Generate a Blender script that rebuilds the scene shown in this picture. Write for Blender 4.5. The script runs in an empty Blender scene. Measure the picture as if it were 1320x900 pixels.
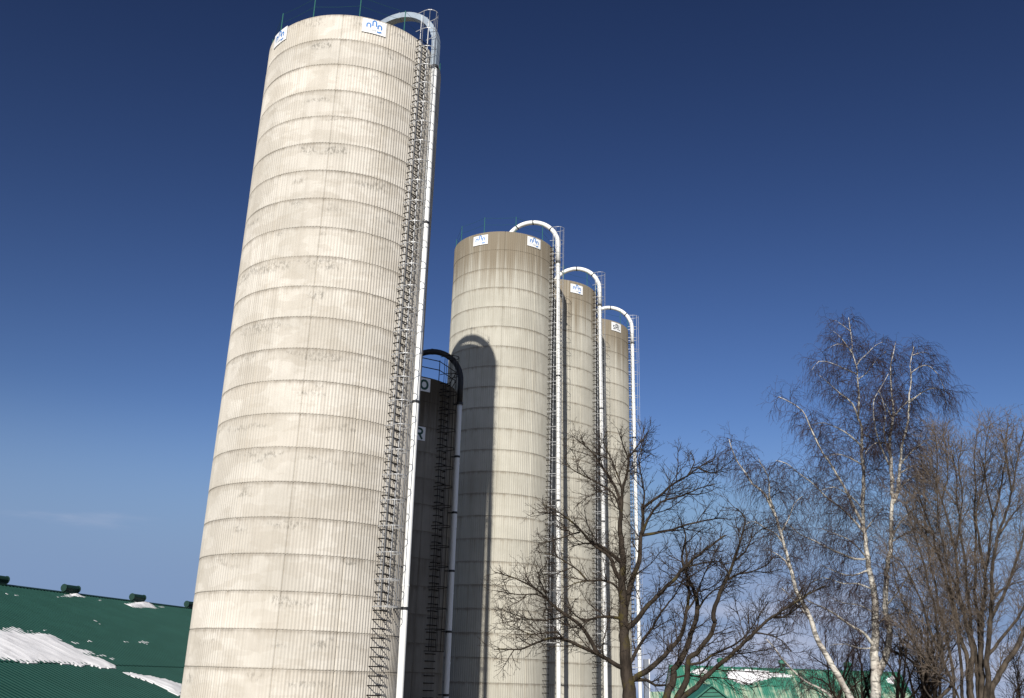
import bpy, bmesh, math, random
from mathutils import Vector, Matrix
R_ = math.radians
sin, cos, pi = math.sin, math.cos, math.pi
sc = bpy.context.scene
col = sc.collection

# ------------------------------------------------------------------ camera
EYE = 3.6                                   # eye height over the yard (taken from a bank)
F_PX, PITCH, ROLL = 1206.52, R_(19.349), R_(1.821)
fw = Vector((0, cos(PITCH), sin(PITCH)))
_up = Vector((0, -sin(PITCH), cos(PITCH)))
CR = Vector((1, 0, 0)) * cos(ROLL) + _up * sin(ROLL)
CU = Vector((1, 0, 0)) * -sin(ROLL) + _up * cos(ROLL)
C0 = Vector((0, 0, EYE))
cd = bpy.data.cameras.new('camera')
cam = bpy.data.objects.new('camera', cd)
col.objects.link(cam)
cam.matrix_world = Matrix(((CR.x, CU.x, -fw.x, C0.x), (CR.y, CU.y, -fw.y, C0.y), (CR.z, CU.z, -fw.z, C0.z), (0, 0, 0, 1)))
cd.sensor_width = 36
cd.lens = F_PX / 1320 * 36
cd.clip_start = 0.1
cd.clip_end = 6000
sc.camera = cam

# ------------------------------------------------------------------ sun, sky, exposure
SUN_AZ, SUN_EL = R_(9.4), R_(29.2)          # behind the camera, a little to the left
to_sun = Vector((-sin(SUN_AZ) * cos(SUN_EL), -cos(SUN_AZ) * cos(SUN_EL), sin(SUN_EL)))
sd = bpy.data.lights.new('sun', 'SUN')
sd.energy = 4.9
sd.angle = R_(0.5)
sd.color = (1.0, 0.955, 0.88)
sun = bpy.data.objects.new('sun', sd)
col.objects.link(sun)
sun.rotation_euler = (-to_sun).to_track_quat('-Z', 'Y').to_euler()
sc.view_settings.view_transform = 'Standard'
sc.view_settings.look = 'None'
sc.view_settings.gamma = 1
sc.view_settings.exposure = 0.3

w = bpy.data.worlds.new('World')
sc.world = w
w.use_nodes = True
nt = w.node_tree
N = nt.nodes
L = nt.links
bg = N['Background']
sky = N.new('ShaderNodeTexSky')
sky.sky_type = 'NISHITA'
sky.sun_disc = False
sky.sun_elevation = SUN_EL
sky.sun_rotation = math.atan2(to_sun.x, to_sun.y)
sky.altitude = 300
sky.air_density = 1.0
sky.dust_density = 3.0
sky.ozone_density = 3.0
gam = N.new('ShaderNodeGamma')
gam.inputs[1].default_value = 2.1
L.new(sky.outputs[0], gam.inputs[0])
# thin bank of winter cloud low over the horizon
tc = N.new('ShaderNodeTexCoord')
mp = N.new('ShaderNodeMapping')
mp.inputs['Scale'].default_value = (2.2, 2.2, 13)
mp.inputs['Location'].default_value = (0.3, 2.1, 0.9)
nz = N.new('ShaderNodeTexNoise')
nz.inputs['Scale'].default_value = 1.6
nz.inputs['Detail'].default_value = 6
nz.inputs['Roughness'].default_value = 0.55
L.new(tc.outputs['Generated'], mp.inputs[0])
L.new(mp.outputs[0], nz.inputs[0])
sep = N.new('ShaderNodeSeparateXYZ')
L.new(tc.outputs['Generated'], sep.inputs[0])
elv = N.new('ShaderNodeMapRange')
elv.interpolation_type = 'SMOOTHSTEP'
elv.inputs[1].default_value = 0.20
elv.inputs[2].default_value = 0.02
elv.inputs[3].default_value = -0.26
elv.inputs[4].default_value = 0.15
L.new(sep.outputs[2], elv.inputs[0])

add = N.new('ShaderNodeMath')
L.new(nz.outputs[0], add.inputs[0])
L.new(elv.outputs[0], add.inputs[1])
cr = N.new('ShaderNodeMapRange')
cr.interpolation_type = 'SMOOTHSTEP'
cr.inputs[1].default_value = 0.50
cr.inputs[2].default_value = 0.80
cr.inputs[3].default_value = 0.0
cr.inputs[4].default_value = 0.8
L.new(add.outputs[0], cr.inputs[0])
mixc = N.new('ShaderNodeMixRGB')
mixc.inputs[2].default_value = (6.4, 7.0, 9.0, 1)
L.new(cr.outputs[0], mixc.inputs[0])
scl = N.new('ShaderNodeMixRGB')
scl.blend_type = 'MULTIPLY'
scl.inputs[0].default_value = 1.0
scl.inputs[2].default_value = (0.400, 0.277, 0.222, 1)
L.new(gam.outputs[0], scl.inputs[1])
cap = N.new('ShaderNodeMixRGB')                 # the glow round the sun (behind the camera) is clipped, keeping shaded walls dark
cap.blend_type = 'DARKEN'
cap.inputs[0].default_value = 1.0
cap.inputs[2].default_value = (5.0, 6.2, 8.6, 1)
L.new(scl.outputs[0], cap.inputs[1])
hz = N.new('ShaderNodeMapRange')                # pale blue air low over the horizon, all the way round
hz.interpolation_type = 'SMOOTHSTEP'
hz.inputs[1].default_value = 0.27
hz.inputs[2].default_value = 0.07
hz.inputs[3].default_value = 0.0
hz.inputs[4].default_value = 0.95
L.new(sep.outputs[2], hz.inputs[0])
hzm = N.new('ShaderNodeMixRGB')
hzm.inputs[2].default_value = (2.9, 4.3, 7.2, 1)
L.new(hz.outputs[0], hzm.inputs[0])
L.new(cap.outputs[0], hzm.inputs[1])
L.new(hzm.outputs[0], mixc.inputs[1])
L.new(mixc.outputs[0], bg.inputs[0])
bg.inputs[1].default_value = 0.06

# ------------------------------------------------------------------ helpers
rnd = random.Random(7)


def ray(x, y):
    return fw + CR * ((x - 660) / F_PX) - CU * ((y - 450) / F_PX)


def at(x, y, Y):
    """point on the photograph's sight line (x, y) at forward distance Y"""
    d = ray(x, y)
    return C0 + d * (Y / d.y)


def px2m(w_, Y):
    return w_ * Y * 1.06 / F_PX


class MB:
    def __init__(self):
        self.v = []
        self.f = []

    def box(self, c, s, ax=None):
        c = Vector(c)
        ax = ax or (Vector((1, 0, 0)), Vector((0, 1, 0)), Vector((0, 0, 1)))
        b = len(self.v)
        for k in (-1, 1):
            for j in (-1, 1):
                for i in (-1, 1):
                    self.v.append(tuple(c + ax[0] * (i * s[0] / 2) + ax[1] * (j * s[1] / 2) + ax[2] * (k * s[2] / 2)))
        for q in ((0, 2, 3, 1), (4, 5, 7, 6), (0, 1, 5, 4), (2, 6, 7, 3), (0, 4, 6, 2), (1, 3, 7, 5)):
            self.f.append(tuple(b + i for i in q))

    def tube(self, pts, rad, n=6, caps=True, ph=0.0):
        m = len(pts)
        if m < 2:
            return
        b = len(self.v)
        pts = [Vector(p) for p in pts]
        t0 = (pts[1] - pts[0]).normalized()
        ref = Vector((0, 0, 1)) if abs(t0.z) < 0.9 else Vector((1, 0, 0))
        u = t0.cross(ref).normalized()
        for i in range(m):
            a = pts[max(i - 1, 0)]
            c = pts[min(i + 1, m - 1)]
            t = (c - a)
            if t.length < 1e-9:
                t = t0
            t = t.normalized()
            u = (u - t * u.dot(t))
            u = u.normalized() if u.length > 1e-6 else t.orthogonal().normalized()
            v_ = t.cross(u)
            r = rad[i] if isinstance(rad, (list, tuple)) else rad
            for k in range(n):
                an = 2 * pi * k / n + ph
                p = pts[i] + u * (r * cos(an)) + v_ * (r * sin(an))
                self.v.append((p.x, p.y, p.z))
        for i in range(m - 1):
            for k in range(n):
                k2 = (k + 1) % n
                self.f.append((b + i * n + k, b + i * n + k2, b + (i + 1) * n + k2, b + (i + 1) * n + k))
        if caps:
            self.f.append(tuple(b + k for k in reversed(range(n))))
            self.f.append(tuple(b + (m - 1) * n + k for k in range(n)))

    def quad(self, a, b_, c, d):
        i = len(self.v)
        self.v += [tuple(a), tuple(b_), tuple(c), tuple(d)]
        self.f.append((i, i + 1, i + 2, i + 3))

    def mesh(self, name, mat, smooth=False):
        me = bpy.data.meshes.new(name)
        me.from_pydata(self.v, [], self.f)
        if smooth:
            me.polygons.foreach_set('use_smooth', [True] * len(me.polygons))
        if mat:
            me.materials.append(mat)
        me.update()
        return me

    def build(self, name, mat, parent=None, smooth=False):
        return link(name, self.mesh(name, mat, smooth), parent)


def link(name, me, parent=None, loc=None, rz=None):
    o = bpy.data.objects.new(name, me)
    col.objects.link(o)
    if parent:
        o.parent = parent
    if loc is not None:
        o.location = loc
    if rz is not None:
        o.rotation_euler = (0, 0, rz)
    return o


def tag(o, label, cat, group=None):
    o['label'] = label
    o['category'] = cat
    if group:
        o['group'] = group
    return o


def thing(name, label, cat, loc=(0, 0, 0), group=None):
    o = link(name, None, None, loc)
    return tag(o, label, cat, group)


# ------------------------------------------------------------------ materials
def new_mat(name):
    m = bpy.data.materials.new(name)
    m.use_nodes = True
    t = m.node_tree
    return m, t, t.nodes, t.links, t.nodes['Principled BSDF']


def noise(t, vec, scale, detail=3.0, rough=0.5, sx=None):
    n_ = t.nodes.new('ShaderNodeTexNoise')
    n_.inputs['Scale'].default_value = scale
    n_.inputs['Detail'].default_value = detail
    n_.inputs['Roughness'].default_value = rough
    if sx:
        mm = t.nodes.new('ShaderNodeMapping')
        mm.inputs['Scale'].default_value = sx
        t.links.new(vec, mm.inputs[0])
        vec = mm.outputs[0]
    t.links.new(vec, n_.inputs['Vector'])
    return n_.outputs[0]


def ramp(t, fac, a, b, lo=0.0, hi=1.0):
    n_ = t.nodes.new('ShaderNodeMapRange')
    n_.interpolation_type = 'SMOOTHSTEP'
    for i, v in enumerate((a, b, lo, hi)):
        n_.inputs[i + 1].default_value = v
    t.links.new(fac, n_.inputs[0])
    return n_.outputs[0]


def mth(t, op, a, b=None):
    n_ = t.nodes.new('ShaderNodeMath')
    n_.operation = op
    for i, v in enumerate((a, b)):
        if v is None:
            continue
        if isinstance(v, (int, float)):
            n_.inputs[i].default_value = v
        else:
            t.links.new(v, n_.inputs[i])
    return n_.outputs[0]


def mix(t, fac, a, b, mode='MIX'):
    n_ = t.nodes.new('ShaderNodeMixRGB')
    n_.blend_type = mode
    for i, v in enumerate((fac, a, b)):
        if isinstance(v, (int, float)):
            n_.inputs[i].default_value = v
        elif isinstance(v, tuple):
            n_.inputs[i].default_value = (*v, 1)
        else:
            t.links.new(v, n_.inputs[i])
    return n_.outputs[0]


def concrete(name, c0, c1, stain, stain_col, top_z=0.0, top_len=0.0, course0=0.0, patches=0.0):
    m, t, n, l, p = new_mat(name)
    pos = n.new('ShaderNodeNewGeometry').outputs['Position']
    oi = n.new('ShaderNodeObjectInfo').outputs['Random']
    big = noise(t, pos, 0.55, 4, 0.6)
    base = mix(t, ramp(t, big, 0.35, 0.68), c0, c1)
    # tone of each pour
    tone = mth(t, 'MULTIPLY_ADD', oi, 0.13)
    tone.node.inputs[2].default_value = 0.92
    sepz = n.new('ShaderNodeSeparateXYZ')
    l.new(pos, sepz.inputs[0])
    z = sepz.outputs[2]
    # height within the course, 0 under the upper joint .. 1 at the lower joint
    fr = mth(t, 'FRACT', mth(t, 'DIVIDE', mth(t, 'SUBTRACT', course0, z), 1.22))
    # fine vertical streaks
    st = noise(t, pos, 1.0, 5, 0.62, (3.4, 3.4, 0.10))
    st2 = noise(t, pos, 1.0, 3, 0.6, (11, 11, 0.22))
    base = mix(t, mth(t, 'MULTIPLY', ramp(t, st, 0.45, 0.75), stain), base, stain_col)
    base = mix(t, mth(t, 'MULTIPLY', ramp(t, st2, 0.5, 0.75), stain * 0.6), base, stain_col)
    # weeping lime streaks and grime gathered below the joints
    wp = noise(t, pos, 1.0, 4, 0.65, (5, 5, 0.6))
    weep = mth(t, 'MULTIPLY', ramp(t, fr, 0.22, 0.0), ramp(t, wp, 0.42, 0.66))
    base = mix(t, mth(t, 'MULTIPLY', weep, 0.6), base, stain_col)
    run = mth(t, 'MULTIPLY', ramp(t, fr, 0.85, 0.0), ramp(t, noise(t, pos, 1.0, 4, 0.7, (6.5, 6.5, 0.35)), 0.50, 0.72))
    base = mix(t, mth(t, 'MULTIPLY', run, 0.38), base, stain_col)
    jw = mth(t, 'MULTIPLY', mth(t, 'SUBTRACT', noise(t, pos, 2.2, 4, 0.7), 0.5), 0.10)
    frj = mth(t, 'ADD', fr, jw)
    jn = mth(t, 'MULTIPLY', mth(t, 'ADD', ramp(t, frj, 0.10, 0.02), ramp(t, mth(t, 'SUBTRACT', fr, jw), 0.955, 0.99)), ramp(t, noise(t, pos, 1.3, 3, 0.6), 0.3, 0.6, 0.45, 1.0))
    base = mix(t, mth(t, 'MULTIPLY', jn, 0.46), base, (0.16, 0.135, 0.105))
    if patches:
        # honeycombed spots where the pour did not fill the form, high in a course
        pm = noise(t, pos, 0.9, 2, 0.5, (0.7, 0.7, 1.5))
        ps = noise(t, pos, 1.0, 4, 0.75, (11, 11, 6))
        pk = mth(t, 'MULTIPLY', mth(t, 'MULTIPLY', ramp(t, pm, 0.555, 0.64), ramp(t, ps, 0.45, 0.60)), mth(t, 'MULTIPLY', ramp(t, fr, 0.50, 0.34), ramp(t, fr, 0.02, 0.16)))
        base = mix(t, mth(t, 'MULTIPLY', pk, patches), base, (0.10, 0.092, 0.078))
        # lens shaped pours of slightly different tone
        for sd_, scl_ in ((0.0, 0.42), (7.3, 0.75)):
            of = n.new('ShaderNodeVectorMath')
            of.operation = 'ADD'
            l.new(pos, of.inputs[0])
            of.inputs[1].default_value = (sd_, sd_ * 2, sd_)
            wv = noise(t, of.outputs[0], scl_, 3, 0.45, (1, 1, 2.4))
            base = mix(t, ramp(t, wv, 0.515, 0.545, 0, 0.28), base, (0.40, 0.36, 0.30))
    if top_len:
        tf = ramp(t, z, top_z - top_len, top_z, 0.0, 1.0)
        ts = noise(t, pos, 1.0, 5, 0.68, (4.2, 4.2, 0.06))
        tk = ramp(t, mth(t, 'ADD', mth(t, 'MULTIPLY', tf, 0.54), mth(t, 'SUBTRACT', ts, 0.5)), 0.12, 0.52)
        dirty = mix(t, tk, base, stain_col)
        lime = mth(t, 'MULTIPLY', ramp(t, noise(t, pos, 1.0, 2, 0.5, (7, 7, 0.08)), 0.62, 0.72), tf)
        base = mix(t, mth(t, 'MULTIPLY', lime, 0.6), dirty, (0.52, 0.48, 0.40))
    base = mix(t, 1.0, base, tone, 'MULTIPLY')
    l.new(base, p.inputs['Base Color'])
    p.inputs['Roughness'].default_value = 0.92
    p.inputs['Specular IOR Level'].default_value = 0.2
    bp = n.new('ShaderNodeBump')
    bp.inputs['Strength'].default_value = 0.35
    bp.inputs['Distance'].default_value = 0.02
    l.new(noise(t, pos, 9, 5, 0.65), bp.inputs['Height'])
    l.new(bp.outputs[0], p.inputs['Normal'])
    return m


def paint(name, c, c2=None, rough=0.5, metal=0.0, sc_=3.0, spec=0.5, lo=0.5, hi=0.7, amt=1.0, sx=None, bump=0.0):
    m, t, n, l, p = new_mat(name)
    pos = n.new('ShaderNodeNewGeometry').outputs['Position']
    if c2:
        k = ramp(t, noise(t, pos, sc_, 5, 0.65, sx), lo, hi, 0, amt)
        l.new(mix(t, k, c, c2), p.inputs['Base Color'])
    else:
        p.inputs['Base Color'].default_value = (*c, 1)
    p.inputs['Roughness'].default_value = rough
    p.inputs['Metallic'].default_value = metal
    p.inputs['Specular IOR Level'].default_value = spec
    if bump:
        bp = n.new('ShaderNodeBump')
        bp.inputs['Strength'].default_value = bump
        bp.inputs['Distance'].default_value = 0.02
        l.new(noise(t, pos, sc_ * 3, 5, 0.7, sx), bp.inputs['Height'])
        l.new(bp.outputs[0], p.inputs['Normal'])
    return m


SILO_TOP = {1: 25.656 + EYE, 2: 25.336 + EYE, 3: 25.268 + EYE, 4: 25.316 + EYE, 5: 13.514 + EYE}
M = {}
M['c_near'] = concrete('pale_cast_concrete', (0.59, 0.553, 0.493), (0.50, 0.468, 0.412), 0.24, (0.27, 0.235, 0.19), course0=SILO_TOP[1], patches=0.55)
M['c_row'] = concrete('stained_cast_concrete', (0.462, 0.443, 0.382), (0.40, 0.383, 0.327), 0.26, (0.225, 0.19, 0.14), SILO_TOP[2] + 0.3, 6.5, course0=SILO_TOP[2])
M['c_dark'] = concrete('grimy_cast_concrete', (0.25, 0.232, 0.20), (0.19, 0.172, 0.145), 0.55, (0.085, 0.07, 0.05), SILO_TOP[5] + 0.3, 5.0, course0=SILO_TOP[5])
M['white'] = paint('white_painted_steel', (0.78, 0.78, 0.76), (0.50, 0.44, 0.37), 0.38, 0, 2.2, lo=0.60, hi=0.80, amt=0.5)
M['galv'] = paint('galvanised_steel', (0.33, 0.335, 0.34), (0.25, 0.245, 0.24), 0.5, 0.25, 6)
M['zinc'] = paint('zinc_blue_grey', (0.30, 0.36, 0.42), (0.24, 0.28, 0.33), 0.5, 0.2, 2)
M['iron'] = paint('dark_rusty_iron', (0.012, 0.010, 0.009), (0.028, 0.020, 0.015), 0.8, 0.0, 8, spec=0.2)
M['black'] = paint('black_steel', (0.022, 0.023, 0.026), (0.045, 0.04, 0.038), 0.55, 0.2, 4)
M['teal'] = paint('green_painted_steel', (0.022, 0.12, 0.095), (0.03, 0.09, 0.075), 0.5, 0, 5)
M['plate'] = paint('white_sign_sheet', (0.80, 0.80, 0.79), (0.66, 0.64, 0.60), 0.45, 0, 3, lo=0.55, hi=0.8, amt=0.6)
M['blue'] = paint('blue_sign_print', (0.045, 0.19, 0.50), None, 0.5)
M['grey'] = paint('grey_sign_print', (0.35, 0.38, 0.43), None, 0.5)
M['navy'] = paint('dark_navy_sign_print', (0.01, 0.018, 0.035), None, 0.5)
M['bottle'] = paint('dark_green_sign_print', (0.008, 0.06, 0.04), None, 0.5)
M['roof'] = paint('dark_green_roof_sheet', (0.004, 0.037, 0.027), (0.006, 0.044, 0.033), 0.48, 0, 0.8, spec=0.35, lo=0.35, hi=0.7)
M['roofcap'] = paint('green_ridge_metal', (0.010, 0.035, 0.026), (0.012, 0.042, 0.032), 0.5, 0, 2, spec=0.35)
M['siding'] = paint('pale_barn_siding', (0.45, 0.45, 0.42), (0.36, 0.36, 0.33), 0.7, 0, 2)
M['snow'] = paint('old_snow', (0.70, 0.695, 0.71), (0.58, 0.575, 0.59), 0.9, 0, 1.6, spec=0.1, bump=0.5, sx=(1, 1, 1))


def faded_roof():
    m, t, n, l, p = new_mat('faded_green_roof_sheet')
    pos = n.new('ShaderNodeNewGeometry').outputs['Position']
    s_ = n.new('ShaderNodeSeparateXYZ')
    l.new(pos, s_.inputs[0])
    st = noise(t, pos, 1.0, 6, 0.75, (4.0, 0.05, 0.12))
    st2 = noise(t, pos, 0.35, 4, 0.7)
    k = mth(t, 'ADD', mth(t, 'MULTIPLY', mth(t, 'SUBTRACT', st, 0.5), 2.0), mth(t, 'ADD', mth(t, 'MULTIPLY', mth(t, 'SUBTRACT', st2, 0.5), 1.0), ramp(t, s_.outputs[2], EYE + 0.9, EYE - 1.2, -0.06, 0.18)))
    c = mix(t, ramp(t, k, -0.02, 0.34), (0.030, 0.165, 0.112), (0.30, 0.37, 0.27))
    l.new(c, p.inputs['Base Color'])
    p.inputs['Roughness'].default_value = 0.6
    return m


M['faded'] = faded_roof()
M['gable'] = paint('mid_green_roof_sheet', (0.018, 0.125, 0.085), (0.025, 0.15, 0.10), 0.6, 0, 1)


def bark(name, c0, c1, moss=None):
    m, t, n, l, p = new_mat(name)
    pos = n.new('ShaderNodeNewGeometry').outputs['Position']
    c = mix(t, ramp(t, noise(t, pos, 9, 5, 0.7, (1, 1, 0.35)), 0.35, 0.65), c0, c1)
    if moss:
        c = mix(t, ramp(t, noise(t, pos, 2.6, 4, 0.7), 0.55, 0.68, 0, 0.75), c, moss)
    l.new(c, p.inputs['Base Color'])
    p.inputs['Roughness'].default_value = 0.9
    p.inputs['Specular IOR Level'].default_value = 0.15
    bp = n.new('ShaderNodeBump')
    bp.inputs['Strength'].default_value = 0.8
    bp.inputs['Distance'].default_value = 0.02
    l.new(noise(t, pos, 22, 5, 0.7, (1, 1, 0.3)), bp.inputs['Height'])
    l.new(bp.outputs[0], p.inputs['Normal'])
    return m


def birch_bark():
    m, t, n, l, p = new_mat('white_birch_bark')
    pos = n.new('ShaderNodeNewGeometry').outputs['Position']
    base = mix(t, ramp(t, noise(t, pos, 3, 4, 0.6), 0.4, 0.7), (0.57, 0.54, 0.48), (0.36, 0.32, 0.28))
    bands = noise(t, pos, 1.0, 4, 0.65, (3.2, 3.2, 11))
    c = mix(t, ramp(t, bands, 0.50, 0.62, 0, 0.8), base, (0.045, 0.038, 0.032))
    c = mix(t, ramp(t, noise(t, pos, 1.7, 4, 0.65), 0.52, 0.64, 0, 0.8), c, (0.07, 0.06, 0.05))
    l.new(c, p.inputs['Base Color'])
    p.inputs['Roughness'].default_value = 0.75
    return m


M['bark'] = bark('dark_mossy_bark', (0.020, 0.0155, 0.012), (0.050, 0.039, 0.030), (0.070, 0.056, 0.016))
M['twig'] = bark('dark_twigs', (0.022, 0.016, 0.012), (0.042, 0.031, 0.024))
M['birch'] = birch_bark()
M['btwig'] = bark('purple_brown_birch_twigs', (0.026, 0.017, 0.018), (0.052, 0.036, 0.036))
M['bark2'] = bark('grey_brown_bark', (0.026, 0.021, 0.017), (0.088, 0.071, 0.055))
M['twig2'] = bark('brown_twigs', (0.078, 0.061, 0.048), (0.15, 0.12, 0.096))


def ground_mat():
    m, t, n, l, p = new_mat('winter_grass')
    pos = n.new('ShaderNodeNewGeometry').outputs['Position']
    g = mix(t, ramp(t, noise(t, pos, 0.6, 6, 0.7), 0.35, 0.65), (0.085, 0.07, 0.04), (0.13, 0.11, 0.06))
    g = mix(t, ramp(t, noise(t, pos, 0.09, 5, 0.6), 0.60, 0.66), g, (0.78, 0.79, 0.82))
    l.new(g, p.inputs['Base Color'])
    p.inputs['Roughness'].default_value = 0.95
    return m


M['ground'] = ground_mat()


# ------------------------------------------------------------------ ground
def gz(x, y):
    """yard height: the bank the picture is taken from, falling to the yard at zero"""
    d = math.hypot(x, y)
    k = min(1.0, max(0.0, (d - 5) / 17.0))
    k = k * k * (3 - 2 * k)
    far = max(0.0, d - 150)
    return 2.0 * (1 - k) - 0.016 * far


g = MB()
rings_ = [0.0, 3, 6, 9, 12, 15, 18, 22, 30, 45, 70, 110, 170, 300, 600, 1200, 2600]
ns = 48
for r in rings_[1:]:
    for k in range(ns):
        a = 2 * pi * k / ns
        g.v.append((r * cos(a), r * sin(a), gz(r * cos(a), r * sin(a))))
c_i = len(g.v)
g.v.append((0, 0, gz(0, 0)))
for i in range(len(rings_) - 2):
    for k in range(ns):
        k2 = (k + 1) % ns
        g.f.append((i * ns + k, (i + 1) * ns + k, (i + 1) * ns + k2, i * ns + k2))
for k in range(ns):
    g.f.append((c_i, k, (k + 1) % ns))
o = g.build('ground', M['ground'], None, True)
o['kind'] = 'structure'

# ------------------------------------------------------------------ silos
H = 1.22


def course_mesh(name, R, panels, per, amp, mat, seed, jd=0.009):
    """one cast ring of a silo wall: vertical form ribs, panel seams, chamfered joints"""
    r_ = random.Random(seed)
    n = panels * per
    mb = MB()
    prof = (0.0, -amp, -2 * amp, -amp)
    blg = [r_.uniform(-0.006, 0.006) for _ in range(panels)]
    rows = ((0.003, -0.16), (0.003, -jd), (0.024, 0.0), (0.55, 0.0), (1.196, 0.0), (1.217, -jd), (1.217, -0.16))
    na = n * 4
    for z, dr in rows:
        for k in range(na):
            rib, s = divmod(k, 4)
            o_ = prof[s]
            if rib % per == 0 and s == 2:
                o_ = -2 * amp - 0.022
            pb = blg[rib // per] * sin(pi * (rib % per) / per)
            rr = R + (o_ + pb + dr if dr > -0.1 else dr)
            if dr == -jd:
                rr = R + dr + pb - 2 * amp * 0.5
            a = 2 * pi * k / na
            mb.v.append((rr * sin(a), -rr * cos(a), z))
    for i in range(len(rows) - 1):
        for k in range(na):
            k2 = (k + 1) % na
            mb.f.append((i * na + k, i * na + k2, (i + 1) * na + k2, (i + 1) * na + k))
    return mb.mesh(name, mat, False)


def pol(r, a, z):
    return Vector((r * sin(a), -r * cos(a), z))


def hit_silo(x, y, X, Y, R):
    """polar angle and height where the sight line meets a silo wall"""
    d = ray(x, y)
    ox, oy = -X, -Y
    a = d.x ** 2 + d.y ** 2
    b = 2 * (ox * d.x + oy * d.y)
    c = ox * ox + oy * oy - R * R
    D = max(0.0, b * b - 4 * a * c)
    t = (-b - math.sqrt(D)) / (2 * a)
    p = C0 + d * t
    return math.atan2(p.x - X, -(p.y - Y)), p.z


def strip(mb, poly, th, fmap):
    """a stroke of lettering: a flat ribbon along poly (sign units) mapped on to the wall"""
    n = len(poly)
    b = len(mb.v)
    for i in range(n):
        a, c = poly[max(i - 1, 0)], poly[min(i + 1, n - 1)]
        tx, ty = c[0] - a[0], c[1] - a[1]
        q = math.hypot(tx, ty) or 1
        nx, ny = -ty / q * th / 2, tx / q * th / 2
        mb.v.append(tuple(fmap(poly[i][0] + nx, poly[i][1] + ny)))
        mb.v.append(tuple(fmap(poly[i][0] - nx, poly[i][1] - ny)))
    for i in range(n - 1):
        mb.f.append((b + 2 * i, b + 2 * i + 1, b + 2 * i + 3, b + 2 * i + 2))


def arc(cx, cy, r, a0, a1, n=8, ry=None):
    ry = ry or r
    return [(cx + r * cos(R_(a0 + (a1 - a0) * i / n)), cy + ry * sin(R_(a0 + (a1 - a0) * i / n))) for i in range(n + 1)]


def make_sign(root, R, a0, zc, wd, ht, kind, label):
    n = 8
    mb = MB()
    for r in (R + 0.012, R + 0.03):
        for i in range(n + 1):
            a = a0 + (i / n - 0.5) * wd / R
            mb.v.append(tuple(pol(r, a, zc - ht / 2)))
            mb.v.append(tuple(pol(r, a, zc + ht / 2)))
    q = 2 * (n + 1)
    for i in range(n):
        mb.f.append((q + 2 * i, q + 2 * i + 2, q + 2 * i + 3, q + 2 * i + 1))
        mb.f.append((2 * i, 2 * i + 1, 2 * i + 3, 2 * i + 2))
        mb.f.append((2 * i + 1, q + 2 * i + 1, q + 2 * i + 3, 2 * i + 3))
        mb.f.append((2 * i, 2 * i + 2, q + 2 * i + 2, q + 2 * i))
    for i in (0, n):
        mb.f.append((2 * i, q + 2 * i, q + 2 * i + 1, 2 * i + 1))
    s = mb.build('sign', M['plate'], root)
    s['label'] = label

    def fm(u, v):
        return pol(R + 0.036, a0 + u / R, zc + v)

    def stroke(nm, mat, polys, th):
        b = MB()
        for p_ in polys:
            strip(b, p_, th, fm)
        b.build(nm, mat, s)

    if kind == 'arches':
        k = wd
        th = 0.062 * k
        for (u, v, w2, hh) in ((-0.235, -0.07, 0.075, 0.20), (0.0, 0.03, 0.075, 0.26), (0.225, -0.07, 0.075, 0.20)):
            u, v, w2, hh = u * k, v * k, w2 * k, hh * k
            stroke('arch_mark', M['blue'], [[(u - w2, v)] + [(u - w2, v + hh - w2)] + arc(u, v + hh - w2, w2, 180, 0)[1:-1] + [(u + w2, v + hh - w2), (u + w2, v)]], th)
        stroke('underline', M['grey'], [[(-0.30 * k, -0.145 * k), (0.10 * k, -0.145 * k)], [(-0.12 * k, -0.19 * k), (0.09 * k, -0.19 * k)]], 0.022 * k)
        stroke('swoosh', M['blue'], [[(0.12 * k, -0.20 * k), (0.2 * k, -0.225 * k), (0.31 * k, -0.18 * k)]], 0.075 * k)
    elif kind == 'SRL':
        k = wd
        S_ = arc(-0.27 * k, 0.02 * k, 0.075 * k, 20, 270, 10) + arc(-0.27 * k, -0.13 * k, 0.075 * k, 90, -160, 10)
        stroke('letter', M['navy'], [S_], 0.055 * k)
        stroke('letter', M['navy'], [[(-0.09 * k, -0.20 * k), (-0.09 * k, 0.20 * k)], [(-0.09 * k, 0.175 * k), (0.03 * k, 0.175 * k)] + arc(0.03 * k, 0.085 * k, 0.09 * k, 90, -90) + [(-0.09 * k, -0.005 * k)], [(0.01 * k, -0.005 * k), (0.10 * k, -0.20 * k)]], 0.062 * k)
        stroke('letter', M['navy'], [[(0.20 * k, 0.09 * k), (0.20 * k, -0.18 * k), (0.37 * k, -0.18 * k)]], 0.06 * k)
        stroke('roof_mark', M['navy'], [[(-0.12 * k, 0.215 * k), (0.02 * k, 0.27 * k), (0.30 * k, 0.12 * k)]], 0.03 * k)
    elif kind == 'O':
        stroke('letter', M['bottle'], [arc(0, 0, 0.19 * wd / 0.7, 90, 450, 24, 0.22 * wd / 0.7)], 0.11)
    elif kind == 'R':
        stroke('letter', M['bottle'], [[(-0.15, -0.27), (-0.15, 0.27)], [(-0.15, 0.22), (0.04, 0.22)] + arc(0.04, 0.10, 0.12, 90, -90) + [(-0.15, -0.02)], [(0.02, -0.02), (0.07, -0.12), (0.17, -0.27)]], 0.10)
    return s


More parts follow.
